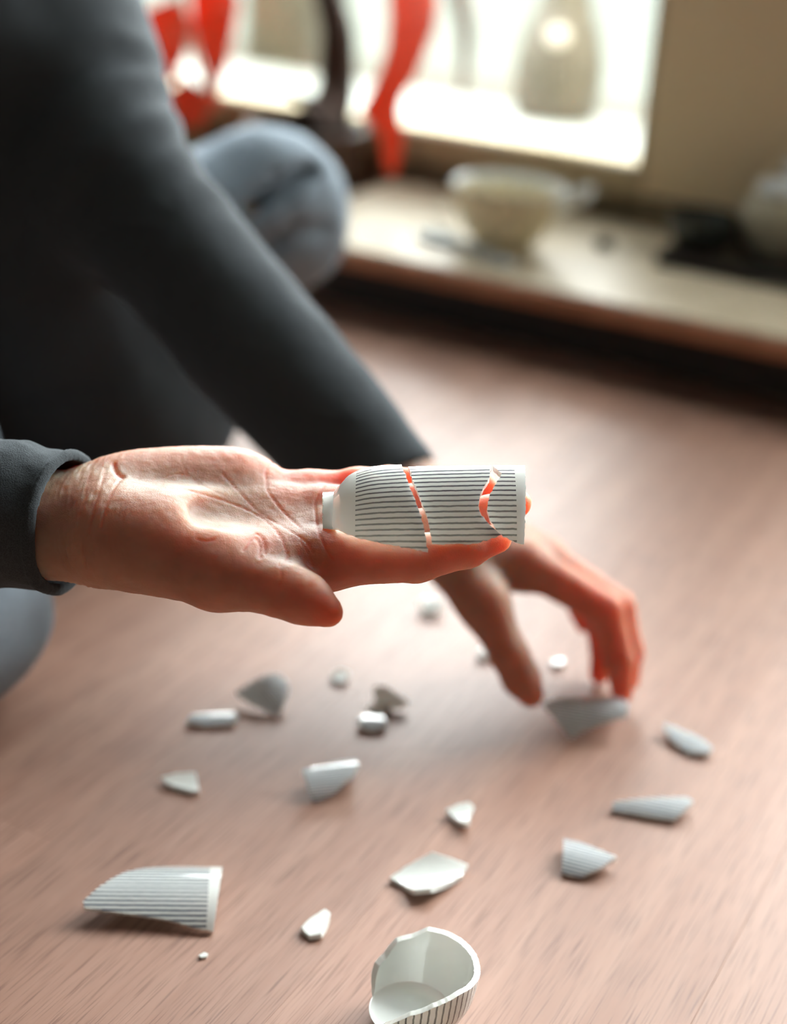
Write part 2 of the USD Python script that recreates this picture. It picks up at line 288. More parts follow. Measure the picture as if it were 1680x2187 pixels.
# --- right hand, palm up, coming in from the left
W1, W2 = D(205, 1094, .712), D(205, 1141, .696)
fore = [cone(D(-300, 1110, .708), W1, .0215, .0198), cone(D(-300, 1125, .702), W2, .0215, .0215)]
IM, MM_, RM, PM = D(700, 1196, .675), D(725, 1146, .691), D(705, 1096, .708), D(655, 1056, .724)
palm = fore+[cone(D(235, 1140, .692), IM, .0215, .0120), cone(D(235, 1118, .700), MM_, .0200, .0118), cone(D(235, 1098, .710), RM, .0190, .0112), cone(D(240, 1085, .717), PM, .0180, .0100),
    cone(D(300, 1058, .716), D(500, 1040, .722), .0172, .0150)]
acr = nrm(D(400, 1040, .722)-D(400, 1190, .676)); lng = nrm(D(700, 1130, .69)-D(250, 1130, .69)); pal = nrm(np.cross(lng, acr)); pal = pal if pal[2] > 0 else -pal
palm2 = [ell(D(390, 1033, .721), [lng, acr, pal], [.040, .0170, .0138])]
then = [ell(D(345, 1148, .676), [nrm(lng+.12*-acr), nrm(acr), pal], [.036, .0205, .0185])]
thumb = [cone(D(250, 1150, .682), D(465, 1226, .664), .0200, .0152), cone(D(465, 1226, .664), D(612, 1262, .655), .0150, .0108), cone(D(612, 1262, .655), D(655, 1281, .652), .0108, .0098), cone(D(655, 1281, .652), D(700, 1307, .650), .0098, .0064)]
web = [cone(D(490, 1195, .670), D(640, 1196, .678), .0095, .0085)]
def finger(j, r): return blend([cone(a, b, x, y) for a, b, x, y in zip(j[:-1], j[1:], r[:-1], r[1:])], .003)
fi = finger([IM, D(890, 1192, .671), D(998, 1168, .672), D(1061, 1150, .675)], [.0118, .0103, .0088, .0064])
fm = finger([MM_, D(930, 1134, .689), D(1045, 1102, .690), D(1104, 1075, .692)], [.0116, .0103, .0090, .0064])
fr = finger([RM, D(890, 1080, .706), D(985, 1057, .706), D(1034, 1040, .708)], [.0110, .0097, .0086, .0064])
fp = finger([PM, D(765, 1038, .722), D(830, 1030, .723), D(872, 1024, .724)], [.0098, .0085, .0075, .0056])
gp, gp2, gt, gth, gw = blend(palm, .012), blend(palm2, .01), blend(then, .01), blend(thumb, .006), blend(web, .01)
hollow = ell(D(560, 1098, .672), [lng, acr, pal], [.034, .021, .0082])
def g_hand(p):
    d = smin(gp(p), gp2(p), .014); d = smin(d, gt(p), .012); d = smax(d, -hollow(p), .012); d = smin(d, gth(p), .010); d = smin(d, gw(p), .016)
    a = smin(fi(p), fm(p), .0022); b = smin(fr(p), fp(p), .0022); return smin(d, smin(a, b, .0022), .008)
hd = nets(g_hand, D(20, 1150, .70)-[.03, .075, .085], D(1150, 1150, .70)+[.02, .085, .07], .0008, 6)
# creases of the palm, wrist and finger joints as fine furrows in the surface; redness of folds and fingertips
vn = vnormals(hd); V = np.asarray(hd.vertices).copy()
q = V-CP; dd = q @ cf; pxy = np.c_[840+F*(q @ cr)/dd, 1093.5-F*(q @ cu)/dd]; facing = np.clip(vn @ pal*2.2, 0, 1)
def furrow(line, width, depth, n=60):
    s = spline(np.c_[np.array(line, float), np.zeros(len(line))], n)[:, :2]; d, _ = cKDTree(s).query(pxy, distance_upper_bound=60); d = np.where(np.isfinite(d), d, 1e3)
    L = len(line); return depth*np.exp(-(d/width)**2)
cre = np.zeros(len(V))
for ln, w, dp in [([(585, 985), (568, 1010), (570, 1040), (590, 1075), (612, 1100), (640, 1125)], 3.2, .0007), ([(475, 1012), (520, 1060), (560, 1100), (600, 1122), (650, 1155), (668, 1180)], 3.2, .0006), ([(395, 1045), (450, 1060), (520, 1085), (565, 1110), (600, 1150), (618, 1200)], 3.5, .0007),
    ([(345, 1022), (390, 1012), (440, 1040), (480, 1060)], 2.6, .0003), ([(385, 972), (395, 1005), (425, 1035)], 2.4, .0003), ([(243, 992), (247, 1006), (262, 1018)], 6, .0016), ([(262, 1018), (240, 1050), (225, 1090), (215, 1130)], 4, .0006), ([(225, 1000), (214, 1040), (200, 1090), (190, 1140)], 4, .0005), ([(195, 1000), (182, 1050), (170, 1100)], 4, .0004),
    ([(520, 1175), (535, 1155), (548, 1140), (562, 1155), (566, 1180)], 4, .0009), ([(548, 1150), (556, 1168), (556, 1190)], 5, .0008), ([(420, 1150), (440, 1155), (458, 1152)], 4, .0004), ([(600, 1210), (612, 1190), (606, 1160), (590, 1130)], 3, .0005), ([(640, 1155), (656, 1180), (668, 1206)], 2.5, .0004), ([(690, 1040), (672, 1080), (676, 1120), (690, 1160), (712, 1195)], 4, .0006), ([(596, 1205), (600, 1230), (596, 1250)], 4, .0004), ([(880, 1150), (882, 1195)], 4, .0004), ([(995, 1140), (1000, 1180)], 4, .0004)]:
    cre = np.maximum(cre, furrow(ln, w*.72, dp*.72))
nz = meshkit.fbm(V*260, 3, 4)-.5; nz2 = meshkit.noise(V @ np.stack([lng*900, acr*160, pal*160], 1), 8)-.5
wr = np.clip(1-np.abs(pxy[:, 0]-180)/110, 0, 1)
hd.vertices = V-vn*(cre*np.maximum(facing, .25))[:, None]+vn*(nz*.0005+nz2*wr*.0008)[:, None]
def spot(x, y, r): return np.exp(-((pxy[:, 0]-x)**2+(pxy[:, 1]-y)**2)/r**2)
flush = .85*np.clip(cre/.0004, 0, 1)*.5+.55*spot(620, 1035, 45)+.75*spot(712, 1025, 40)+.55*spot(555, 1165, 40)+.6*spot(715, 1310, 45)+.45*spot(1085, 1150, 45)+.5*spot(1040, 1080, 50)+.35*spot(680, 1210, 70)+.3*spot(600, 1110, 60)+.25*(meshkit.fbm(V*90, 3, 9)-.35)
flush_r = np.clip(flush, 0, .85)
# --- left hand, picking a shard from the floor
LW = D(835, 1050, .968)
mc = [cone(D(700, 860, .99), LW, .030, .0235), cone(LW, D(1115, 1204, .946), .0225, .0135), cone(LW, D(1150, 1190, .965), .0220, .0132), cone(LW, D(1165, 1190, .985), .021, .0125), cone(LW, D(1162, 1198, 1.003), .020, .0112),
      cone(D(890, 1110, .950), D(1030, 1284, .924), .0200, .0142), cone(D(980, 1180, .938), D(1110, 1215, .944), .0135, .0125)]
th2 = blend([cone(D(1030, 1284, .924), D(1088, 1400, .918), .0140, .0112), cone(D(1088, 1400, .918), D(1112, 1448, .920), .0112, .0112), cone(D(1112, 1448, .920), D(1132, 1482, .924), .0112, .0082)], .004)
fi2 = finger([D(1125, 1204, .945), D(1294, 1302, .940), D(1322, 1410, .942), D(1328, 1478, .945)], [.0130, .0106, .0092, .0066])
fm2 = finger([D(1160, 1194, .965), D(1318, 1298, .967), D(1341, 1390, .965), D(1343, 1452, .962)], [.0128, .0110, .0094, .0066])
fr2 = finger([D(1170, 1194, .985), D(1275, 1300, .992), D(1290, 1385, .988), D(1279, 1440, .982)], [.0120, .0104, .0088, .0064])
fp2 = finger([D(1165, 1200, 1.003), D(1222, 1262, 1.012), D(1240, 1308, 1.006), D(1246, 1334, 1.0)], [.0108, .0082, .0068, .0054])
gm2 = blend(mc, .014)
def g_hand2(p):
    d = smin(gm2(p), th2(p), .012); a = smin(fi2(p), fm2(p), .002); b = smin(fr2(p), fp2(p), .002); return smin(d, smin(a, b, .002), .007)
b2 = np.array([D(760, 920, .985), D(1345, 1500, .93), D(1170, 1150, 1.0), D(1090, 1500, .91)]); lo2, hi2 = b2.min(0)-.035, b2.max(0)+.03; lo2[2] = -.005
hd2 = nets(g_hand2, lo2, hi2, .0014, 5)
def nail(c, along, up_, w, l):
    m = trimesh.creation.icosphere(3, 1.0); v = np.asarray(m.vertices)*[l, w, .0011]; s = nrm(np.cross(up_, along)); u_ = np.cross(along, s); v[:, 2] -= (v[:, 1]/w)**2*w*.35
    return trimesh.Trimesh(v @ np.stack([nrm(along), s, u_])+c, m.faces)
# --- the rest of the body, mostly under its clothes
LSH, LEL = D(-25, -310, 1.13), D(212, 352, 1.045); RSH, REL = np.array([-.50, .80, .45]), np.array([-.44, .66, .215])
PEL, CHE = D(190, 780, 1.24), D(-125, 100, 1.08); HEAD = np.array([-.22, .98, .655])
LKN, RKN = D(566, 452, 1.35), D(-165, 1292, .90)
hips = np.array([PEL[0]-.06, PEL[1]+.02, .115])
body_c = [cone(hips, (PEL+CHE)/2, .10, .10), cone((PEL+CHE)/2, CHE, .10, .105), cone(LSH, RSH, .045, .045), cone(CHE, (LSH+RSH)/2, .10, .06), cone((LSH+RSH)/2, HEAD-[0, 0, .08], .055, .048),
    cone(LSH, LEL, .045, .036), cone(LEL, D(700, 860, .99), .036, .028), cone(RSH, REL, .045, .037), cone(REL, D(-150, 1118, .705), .037, .0225),
    cone(hips+[.02, .06, 0], LKN, .075, .050), cone(hips+[-.11, -.06, 0], RKN, .070, .050)]
face = nrm(np.array([.55, -.35, -.62])); hup = nrm(np.array([.45, -.1, .85])-face*(np.array([.45, -.1, .85]) @ face)); hsd = np.cross(hup, face)
hp = lambda a, b, c: HEAD+hsd*a+hup*b+face*c
head = [ell(HEAD+hup*.03-face*.01, [hsd, hup, face], [.074, .095, .092]), ell(hp(0, -.05, .03), [hsd, hup, face], [.055, .062, .062]), cone(hp(0, .005, .085), hp(0, -.028, .105), .008, .012),
    cone(hp(-.02, -.058, .086), hp(.02, -.058, .086), .008, .008), cone(hp(0, -.09, .075), hp(0, -.095, .07), .016, .014), ell(hp(.075, -.01, -.005), [hsd, hup, face], [.010, .032, .020]), ell(hp(-.075, -.01, -.005), [hsd, hup, face], [.010, .032, .020])]
eyes = [ell(hp(s*.032, .008, .088), [hsd, hup, face], [.016, .010, .010]) for s in (-1, 1)]
gb, gh = blend(body_c, .05), blend(head, .018)
def g_body(p):
    d = smin(gb(p), gh(p), .03)
    for e in eyes: d = smax(d, -e(p), .006)
    return d
body = nets(g_body, [-.70, .50, .0], [.05, 1.60, .84], .007, 6)
allm = cat_([hd, hd2, body]); col = np.zeros((len(allm.vertices), 3)); col[:len(hd.vertices), 0] = flush_r
v2 = np.asarray(hd2.vertices); tip = np.array([D(1132, 1482, .924), D(1327, 1478, .945), D(1343, 1452, .962), D(1279, 1440, .982), D(1250, 1336, 1.0), D(1190, 1175, .97)])
col[len(hd.vertices):len(hd.vertices)+len(v2), 0] = np.clip(.55*np.exp(-(cKDTree(tip).query(v2)[0]/.014)**2)*.7+.08, 0, .8)
obj('body', allm, SKIN, pe, True, None, col)
tc = .5*(D(1112, 1448, .920)+D(1132, 1482, .924))
obj('eye', cat_([trimesh.creation.icosphere(3, .0115)]).apply_translation(hp(.032, .006, .078)), EYE, pe, True)
obj('eye', cat_([trimesh.creation.icosphere(3, .0115)]).apply_translation(hp(-.032, .006, .078)), EYE, pe, True)
gsk = ell(HEAD+hup*.04-face*.014, [hsd, hup, face], [.085, .104, .100])
def g_hair(p):
    d = gsk(p); f_ = (p-HEAD) @ face; u_ = (p-HEAD) @ hup; return smax(d, np.minimum(f_-.055+.0*u_, 1)-np.maximum(u_-.05, 0)*1.2, .01)+.004*(meshkit.noise(p*[160, 160, 60], 5)-.5)
hr = nets(lambda p: smax(g_hair(p), -((p-HEAD) @ hup)-.06, .01), HEAD-.15, HEAD+.16, .004, 4)
obj('hair', hr, HAIR, pe, True)
# --- sweater
ft = lambda p, s, a, seed: a*(meshkit.fbm(p*s, 3, seed)-.5)
LC, LCd = D(820, 1066, .969), nrm(D(820, 1066, .969)-LEL)
sw = [cone(PEL, .5*(PEL+CHE)+[-.01, 0, 0], .130, .125), cone(.5*(PEL+CHE)+[-.01, 0, 0], CHE, .125, .118), cone(CHE, (LSH+RSH)/2, .11, .07), cone(LSH, RSH, .058, .058), cone(LSH, LEL, .063, .0535), cone((LSH+RSH)/2, HEAD-[0, .01, .10], .065, .058), cone(RSH, REL, .06, .052)]
gs, gl = blend(sw, .05), blend([cone(LSH, LEL, .061, .0535), cone(LEL, D(812, 1048, .971), .0535, .0395)], .02)
gl_in = cone(LEL+LCd*.17, LC+LCd*.05, .030, .034)
def g_sw(p):
    d = gs(p); l = gl(p); l = smax(l, (p-LC) @ LCd, .003); l = np.maximum(l, -gl_in(p)); d = smin(d, l, .022)
    fold = .006*np.clip(1-np.linalg.norm(p-LEL, axis=1)/.12, 0, 1)*np.sin((p @ LCd)*210+6*meshkit.noise(p*14, 2))
    return np.maximum(smax(d, .004-p[:, 2], .01), -((np.linalg.norm(p-(HEAD-[0, .01, .10]), axis=1))-.052))+ft(p, 11, .012, 3)+fold*.5
swm = nets(g_sw, [-.72, .48, 0], [.12, 1.42, .62], .0045, 4)
RC = D(146, 1122, .703); RCd = nrm(D(250, 1122, .703)-REL); viewd = nrm(CP-RC); RCn = nrm(RCd+.26*viewd)
rs = cone(REL, RC+RCd*.03, .052, .0300)
rs2 = lambda p: rs(p)+.0012*np.sin(((p-RC) @ RCd)*150+5*meshkit.noise(p*40, 6))*np.clip(((RC-p) @ RCd)/.03, 0, 1)+ft(p, 60, .003, 9)
rin = cone(REL+RCd*.12, RC+RCd*.06, .030, .0282)
def g_cuff(p):
    e = (p-RC) @ RCn+.0015*(meshkit.noise(p*45, 12)-.5); d = np.maximum(np.maximum(rs2(p), e), -rin(p))
    roll = np.sqrt((e+.0022)**2+np.maximum(0, np.abs(rs2(p)+.0007)-.0008)**2)-.0016     # the turned edge
    return smin(d, roll, .0012)
bb = np.array([REL, RC]); cuff = nets(g_cuff, bb.min(0)-.06, bb.max(0)+.045, .0011, 3)
obj('sweater', cat_([swm, cuff]), SWEATER, pe, True)
# --- jeans
LAN, RAN = np.array([-.40, 1.28, .05]), np.array([-.52, 1.05, .05])
je = [cone(hips, hips+[0, 0, .06], .125, .115), cone(hips+[.03, .06, .0], LKN, .092, .0665), cone(LKN, LAN, .066, .045), cone(hips+[-.12, -.06, 0], RKN, .09, .066), cone(RKN, RAN, .064, .045)]
gj = blend(je, .03); kd = nrm(LKN-hips)
cr1, cr2 = [D(520, 455, 1.284), D(600, 405, 1.287), D(662, 368, 1.305)], [D(560, 530, 1.289), D(640, 495, 1.292), D(695, 485, 1.310)]
gc1, gc2 = blend([cone(cr1[0], cr1[1], .011, .010), cone(cr1[1], cr1[2], .010, .007)], .004), blend([cone(cr2[0], cr2[1], .009, .008), cone(cr2[1], cr2[2], .008, .005)], .004)
def g_je(p):
    d = smax(gj(p), .003-p[:, 2], .01)+ft(p, 16, .014, 7)
    d = smax(d, -gc1(p), .010); return smax(d, -gc2(p), .010)
jm = nets(g_je, [-.85, .58, 0], [.0, 1.50, .28], .0045, 4)
obj('jeans', jm, JEANS, pe, True)
obj('foot', blend_foot if False else nets(blend([cone(LAN+[-.02, 0, -.005], LAN+[-.12, .08, -.018], .036, .026)], .01), LAN-.2, LAN+.16, .004), SKIN, pe, True)
obj('foot', nets(blend([cone(RAN+[-.02, 0, -.005], RAN+[-.12, .06, -.018], .036, .026)], .01), RAN-.2, RAN+.16, .004), SKIN, pe, True)

# ------------------------------------------------------------------ porcelain shards
def tri2d(pts, h, jag=.0004, seed=0):
    """A polygon (metres) as a fine triangulated sheet with a ragged, chipped outline: (points, triangles, boundary loop)."""
    pts = np.asarray(pts, float); ring = []
    g = np.random.default_rng(seed)
    for a, b in zip(pts, np.roll(pts, -1, 0)):
        n = max(2, int(np.linalg.norm(b-a)/h)); t = np.arange(n)/n; q = a+t[:, None]*(b-a); d = b-a; nn = np.array([-d[1], d[0]])/max(np.linalg.norm(d), 1e-9)
        q = q+nn*(g.normal(0, jag, n)*np.minimum(1, 4*t*(1-t)))[:, None]; ring.append(q)
    ring = np.vstack(ring); poly = sg.Polygon(ring)
    if not poly.is_valid: poly = poly.buffer(0); poly = max(getattr(poly, 'geoms', [poly]), key=lambda x: x.area)
    ring = np.array(poly.exterior.coords)[:-1]
    if sg.Polygon(ring).exterior.is_ccw is False: ring = ring[::-1]
    lo, hi = ring.min(0), ring.max(0); hh = h*1.1
    gx = np.stack(np.meshgrid(np.arange(lo[0], hi[0], hh), np.arange(lo[1], hi[1], hh), indexing='ij'), -1).reshape(-1, 2)+g.uniform(-.1, .1, 2)*hh
    import shapely
    inner = sg.Polygon(ring).buffer(-h*.6)
    gx = gx[shapely.contains_xy(inner, gx[:, 0], gx[:, 1])] if not inner.is_empty else gx[:0]
    from scipy.spatial import Delaunay
    P = np.vstack([ring, gx]); T = Delaunay(P).simplices; c = P[T].mean(1); T = T[shapely.contains_xy(sg.Polygon(ring), c[:, 0], c[:, 1])]
    d1, d2 = P[T[:, 1]]-P[T[:, 0]], P[T[:, 2]]-P[T[:, 0]]; ar = d1[:, 0]*d2[:, 1]-d1[:, 1]*d2[:, 0]; T = T[np.abs(ar) > 1e-13]; ar = ar[np.abs(ar) > 1e-13]; T[ar < 0] = T[ar < 0][:, ::-1]
    e = np.sort(np.vstack([T[:, [0, 1]], T[:, [1, 2]], T[:, [2, 0]]]), axis=1)
    E = np.vstack([T[:, [0, 1]], T[:, [1, 2]], T[:, [2, 0]]]); _, inv, cnt = np.unique(e, axis=0, return_inverse=True, return_counts=True)
    return P, T, E[cnt[inv.ravel()] == 1]
def sheet(P3o, P3i, T, E):
    """Outer and inner skins joined along the broken edge."""
    n = len(P3o); m = trimesh.Trimesh(np.vstack([P3o, P3i]), np.vstack([T, T[:, ::-1]+n, np.c_[E[:, 0], E[:, 0]+n, E[:, 1]], np.c_[E[:, 1], E[:, 0]+n, E[:, 1]+n]]), process=False)
    if m.volume < 0: m.invert()
    return m
def curved(poly, prof, th, h=.0012, seed=0, jag=.0003, thin=None):
    """A piece of a thrown wall. poly: (t along the axis, angle round it); prof(t): outer radius. In cup coordinates, axis = z, angle from +x."""
    poly = np.asarray(poly, float); r0 = float(np.mean(prof(poly[:, 0])))
    P, T, E = tri2d(poly*[1, r0], h, jag, seed); t, a = P[:, 0], P[:, 1]/r0; r = prof(t); ri = r-(th if thin is None else thin(t))
    return sheet(np.c_[r*np.cos(a), r*np.sin(a), t], np.c_[ri*np.cos(a), ri*np.sin(a), t], T, E)
def frame(o, x, z):
    z = nrm(z); x = np.asarray(x, float); x = nrm(x-z*(x @ z)); M = np.eye(4); M[:3, 0], M[:3, 1], M[:3, 2], M[:3, 3] = x, np.cross(z, x), z, o; return M
def put(M, v): return np.asarray(v) @ M[:3, :3].T+M[:3, 3]

# --- the three pieces lying in the open hand: one cup wall in three parts, foot towards the wrist
PROF_T = np.array([0, .0035, .0050, .0058, .0072, .0100, .0125, .0166, .0229, .0300, .0450, .0700, .0930]); PROF_R = np.array([.0232, .0236, .0238, .0244, .0270, .0305, .0325, .0344, .0362, .0371, .0380, .0385, .0388])
from scipy.interpolate import PchipInterpolator
prof1 = PchipInterpolator(PROF_T, PROF_R)
foot0, rim0 = D(690, 1160, .6972), D(1124, 1160, .6972)
ax1 = nrm(rim0-foot0); toC = nrm(CP-D(900, 1115, .68)); toC = nrm(toC-ax1*(toC @ ax1)); upn = np.cross(ax1, toC); upn = upn if upn[2] > 0 else -upn
def cup_poly(px):
    """Pixels on the near side of the cup as (t, angle): angle 0 faces the camera, positive goes up; a ray that misses takes its nearest point."""
    out = []; ds = np.linspace(.62, .705, 400)
    for x, y in px:
        p = CP+ds[:, None]*ray(x, y)-foot0; t = p @ ax1; a, b = p @ toC, p @ upn; f = np.hypot(a, b)-prof1(np.clip(t, 0, .093))
        i = np.argmax(f < 0) if (f < 0).any() else np.argmin(f); out.append((t[i], math.atan2(b[i], a[i])))
    return np.array(out)
M1 = frame(foot0, toC, ax1)
sgn = 1. if np.cross(ax1, toC) @ upn > 0 else -1.
def hand_piece(px, label, seed, rot=0., shift=(0, 0, 0), mm=None, thin=None):
    p = cup_poly(px)*[1, sgn]; m = curved(p, prof1, .0026, .0011, seed, .00022, thin)
    M = M1.copy()
    if rot:
        c = put(M1, [[float(prof1(p[:, 0].mean())), 0, p[:, 0].mean()]])[0]; T_ = trimesh.transformations.rotation_matrix(rot, M1[:3, 0], c); M = T_ @ M
    M[:3, 3] += np.asarray(shift)
    return tag(obj('cup_shard', m, mm or CHINA, None, 30, M), label, 'shard', 'shards in the open hand')
hand_piece([(690, 1052), (717, 1048), (728, 1035), (745, 1016), (770, 1004), (800, 996.5), (830, 994), (857, 993), (861, 1006), (871, 1030), (881, 1056), (892, 1085), (901, 1115), (908, 1145), (913, 1180), (880, 1172), (840, 1165), (800, 1157), (765, 1149), (742, 1141), (728, 1133), (717, 1129), (690, 1128)],
    'striped cup shard with foot ring lying in the open palm, next to the wrist', 3, thin=lambda t: np.where(t < .006, .004, .0026), shift=toC*.0042)
hand_piece([(873, 995.5), (950, 994.5), (1050, 995), (1047, 1008), (1046, 1022), (1034, 1040), (1026, 1060), (1022, 1080), (1026, 1096), (1040, 1115), (1056, 1130), (1071, 1143), (1045, 1153), (1020, 1161), (970, 1162), (923, 1161), (919, 1140), (914, 1110), (902, 1075), (891, 1045), (881, 1020)],
    'middle striped cup shard lying across the fingers of the open hand', 4, rot=sgn*-.01, shift=toC*-.0003)
hand_piece([(1052, 993), (1120, 992.5), (1120.5, 1163), (1116, 1163), (1090, 1154), (1076, 1147), (1060, 1132), (1046, 1110), (1040, 1088), (1044, 1062), (1054, 1040), (1068, 1018), (1071, 1010), (1062, 1004)],
    'striped rim shard balanced on the fingertips of the open hand', 5, rot=sgn*.012, mm=CHINA_RIM, shift=toC*-.0045)

# --- pieces on the floor
def floor_piece(name, px, label, ang=0., Rc=.029, tilt=0., up=True, th=.0026, mm=None, seed=0, jag=.00016, lift=0., off=0., toward=None):
    """px: outline seen in the photograph, laid on a plane through its lowest point tilted up by tilt; ang: direction of the cup's axis in that plane."""
    px = np.array(px, float); low = px[np.argmax(px[:, 1])]; o = Z(*low, 0.0)
    back = nrm(o*[1, 1, 0]) if toward is None else np.array([math.cos(toward), math.sin(toward), 0.]); e1 = np.cross(back, UP)
    rise = lift
    for it in range(6):
        e2 = back*math.cos(tilt)+UP*math.sin(tilt); pn = np.cross(e1, e2); o2 = o*[1, 1, 0]+UP*rise
        W = []; hh = hgt if it else np.zeros(len(px))
        for (x, y), h_ in zip(px, hh):
            a = ray(x, y); W.append(CP+a*(((o2+pn*h_-CP) @ pn)/(a @ pn))-pn*h_)
        W = np.array(W); ctr = W.mean(0); q = np.c_[(W-ctr) @ e1, (W-ctr) @ e2]
        ca, sa = math.cos(ang), math.sin(ang); t = q @ [ca, sa]; d = q @ [-sa, ca]; mid = (d.min()+d.max())/2+off; d = d-mid
        s = np.clip(d/Rc, -.98, .98); P, T, E = tri2d(np.c_[t, np.arcsin(s)*Rc], .0011, jag, seed); tt, aa = P[:, 0], P[:, 1]/Rc
        zax = e1*ca+e2*sa; dax = -e1*sa+e2*ca; x_ = pn if up else -pn
        ri, ro = Rc-th, Rc; ca_ = Rc*(np.cos(np.arcsin(s))-np.cos(aa).mean()); hgt = ca_ if up else -ca_-th*0
        k = 1. if np.cross(zax, x_) @ dax > 0 else -1.
        oc = ctr+dax*mid-x_*Rc*(np.cos(aa).mean())
        M = frame(oc, x_, zax); Po = np.c_[ro*np.cos(aa), k*ro*np.sin(aa), tt]; Pi = np.c_[ri*np.cos(aa), k*ri*np.sin(aa), tt]
        m = sheet(Po, Pi, T, E); zmin = put(M, m.vertices)[:, 2].min()
        rise -= zmin*.9
    M[2, 3] -= put(M, m.vertices)[:, 2].min()-.0001
    tt0 = m.vertices[:, 2].min(); m.vertices[:, 2] -= tt0; M[:3, 3] += M[:3, 2]*tt0       # axis origin at one end of the piece
    return tag(obj(name, m, mm or CHINA_ALL, None, 30, M), label, 'shard', 'porcelain shards on the floor')
A = floor_piece
A('cup_shard', [(475, 1853), (468, 1900), (455, 1990), (420, 1978), (360, 1962), (300, 1953), (240, 1946), (180, 1938), (177, 1925), (205, 1900), (240, 1876), (270, 1862), (300, 1856), (400, 1850)], 'largest striped shard on the floor, pointed left with a pale rim at its right', ang=-.03, Rc=.040, seed=11, mm=CHINA_BIG)
A('cup_shard', [(832, 1882), (862, 1858), (920, 1823), (960, 1838), (998, 1854), (985, 1878), (958, 1895), (920, 1908), (886, 1911), (858, 1897)], 'curled white shard lying hollow side up just behind the broken cup base', ang=.35, Rc=.026, up=False, seed=12)
A('cup_shard', [(640, 1987), (660, 1968), (692, 1949), (705, 1960), (700, 1982), (688, 2004), (660, 2008)], 'small plain white shard between the largest striped shard and the broken cup base', ang=1.0, Rc=.02, up=False, seed=13, mm=CHINA_PLAIN, lift=.004)
A('cup_shard', [(1203, 1790), (1240, 1799), (1316, 1830), (1285, 1852), (1243, 1872), (1215, 1869), (1199, 1862)], 'triangular striped shard at right, nearest the viewer of the right-hand pieces', ang=-.12, Rc=.03, seed=14, tilt=.12)
A('cup_shard', [(1308, 1714), (1340, 1709), (1470, 1703), (1480, 1712), (1462, 1730), (1441, 1750), (1380, 1742), (1306, 1731)], 'long narrow striped shard lying flat near the right edge', ang=.02, Rc=.032, seed=15, tilt=.15)
A('cup_shard', [(1415, 1545), (1440, 1552), (1500, 1578), (1522, 1598), (1512, 1608), (1466, 1606), (1440, 1585), (1420, 1562)], 'slanting striped shard on the floor just right of the picked-up shard', ang=-.5, Rc=.03, seed=16, tilt=.1)
A('cup_shard', [(949, 1736), (975, 1722), (998, 1719), (1010, 1731), (1003, 1752), (1000, 1766), (972, 1757)], 'small dark-sided shard alone in the middle of the floor', ang=.6, Rc=.02, seed=17, tilt=-.1, up=False, mm=CHINA_PLAIN)
A('cup_shard', [(645, 1645), (690, 1634), (755, 1622), (766, 1634), (755, 1655), (715, 1690), (672, 1712), (660, 1690)], 'arched striped rim shard in the middle left with its dark hollow end showing', ang=.22, Rc=.022, seed=18, tilt=.1)
A('cup_shard', [(343, 1666), (375, 1657), (418, 1655), (421, 1675), (426, 1695), (412, 1698), (360, 1682)], 'small white pointed shard at left, above the largest striped shard', ang=.1, Rc=.03, seed=19, mm=CHINA_PLAIN, tilt=.15, up=False, lift=.004)
A('cup_shard', [(500, 1482), (530, 1462), (570, 1441), (598, 1441), (614, 1456), (617, 1480), (604, 1508), (590, 1529), (540, 1508)], 'pointed dark striped shard with a pale edge standing up left of centre', ang=-.9, Rc=.026, seed=20, tilt=.5)
A('cup_shard', [(398, 1540), (410, 1526), (440, 1523), (500, 1522), (508, 1529), (496, 1544), (440, 1549)], 'flat narrow striped sliver left of the pointed dark striped shard', ang=.05, Rc=.03, seed=21, tilt=.1)
A('cup_shard', [(706, 1450), (712, 1438), (728, 1434), (745, 1442), (742, 1458), (722, 1464)], 'tiny grey chip between the pointed dark striped shard and the olive shard', ang=.4, Rc=.02, seed=22, up=False, tilt=.2, mm=CHINA_PLAIN)
A('cup_shard', [(797, 1468), (820, 1464), (850, 1484), (874, 1500), (858, 1513), (830, 1518), (800, 1500)], 'olive shaded shard leaning behind two smaller chips in the centre', ang=-.5, Rc=.024, seed=23, tilt=.9, mm=CHINA_PLAIN, lift=.001)
A('cup_shard', [(782, 1510), (800, 1502), (832, 1502), (836, 1514), (815, 1524), (790, 1522)], 'small bright white chip in front of the olive shaded shard', ang=.0, Rc=.03, seed=24, tilt=.25, mm=CHINA_PLAIN)
A('cup_shard', [(762, 1538), (780, 1527), (815, 1528), (826, 1538), (820, 1552), (800, 1560), (775, 1554)], 'small striped chip nearest the viewer in the central cluster', ang=.1, Rc=.028, seed=25, tilt=.1)
A('cup_shard', [(893, 1282), (910, 1276), (945, 1280), (948, 1294), (935, 1310), (915, 1316), (900, 1302)], 'white chip on the floor just below the open hand', ang=.2, Rc=.03, seed=26, mm=CHINA_PLAIN, tilt=.3)
A('cup_shard', [(1019, 1392), (1030, 1380), (1046, 1386), (1051, 1400), (1036, 1409), (1023, 1404)], 'tiny white chip left of the picking thumb', ang=.2, Rc=.03, seed=27, mm=CHINA_PLAIN, tilt=.2)
A('cup_shard', [(1176, 1414), (1188, 1408), (1203, 1409), (1202, 1417), (1190, 1421), (1179, 1420)], 'tiny pale chip seen between the thumb and finger picking up a shard', ang=.2, Rc=.03, seed=28, tilt=.05)
A('cup_shard', [(424, 2040), (436, 2034), (444, 2037), (440, 2043), (430, 2045)], 'minute white splinter below the largest striped shard', ang=.2, Rc=.03, seed=29, mm=CHINA_PLAIN, th=.0012, jag=.0001)
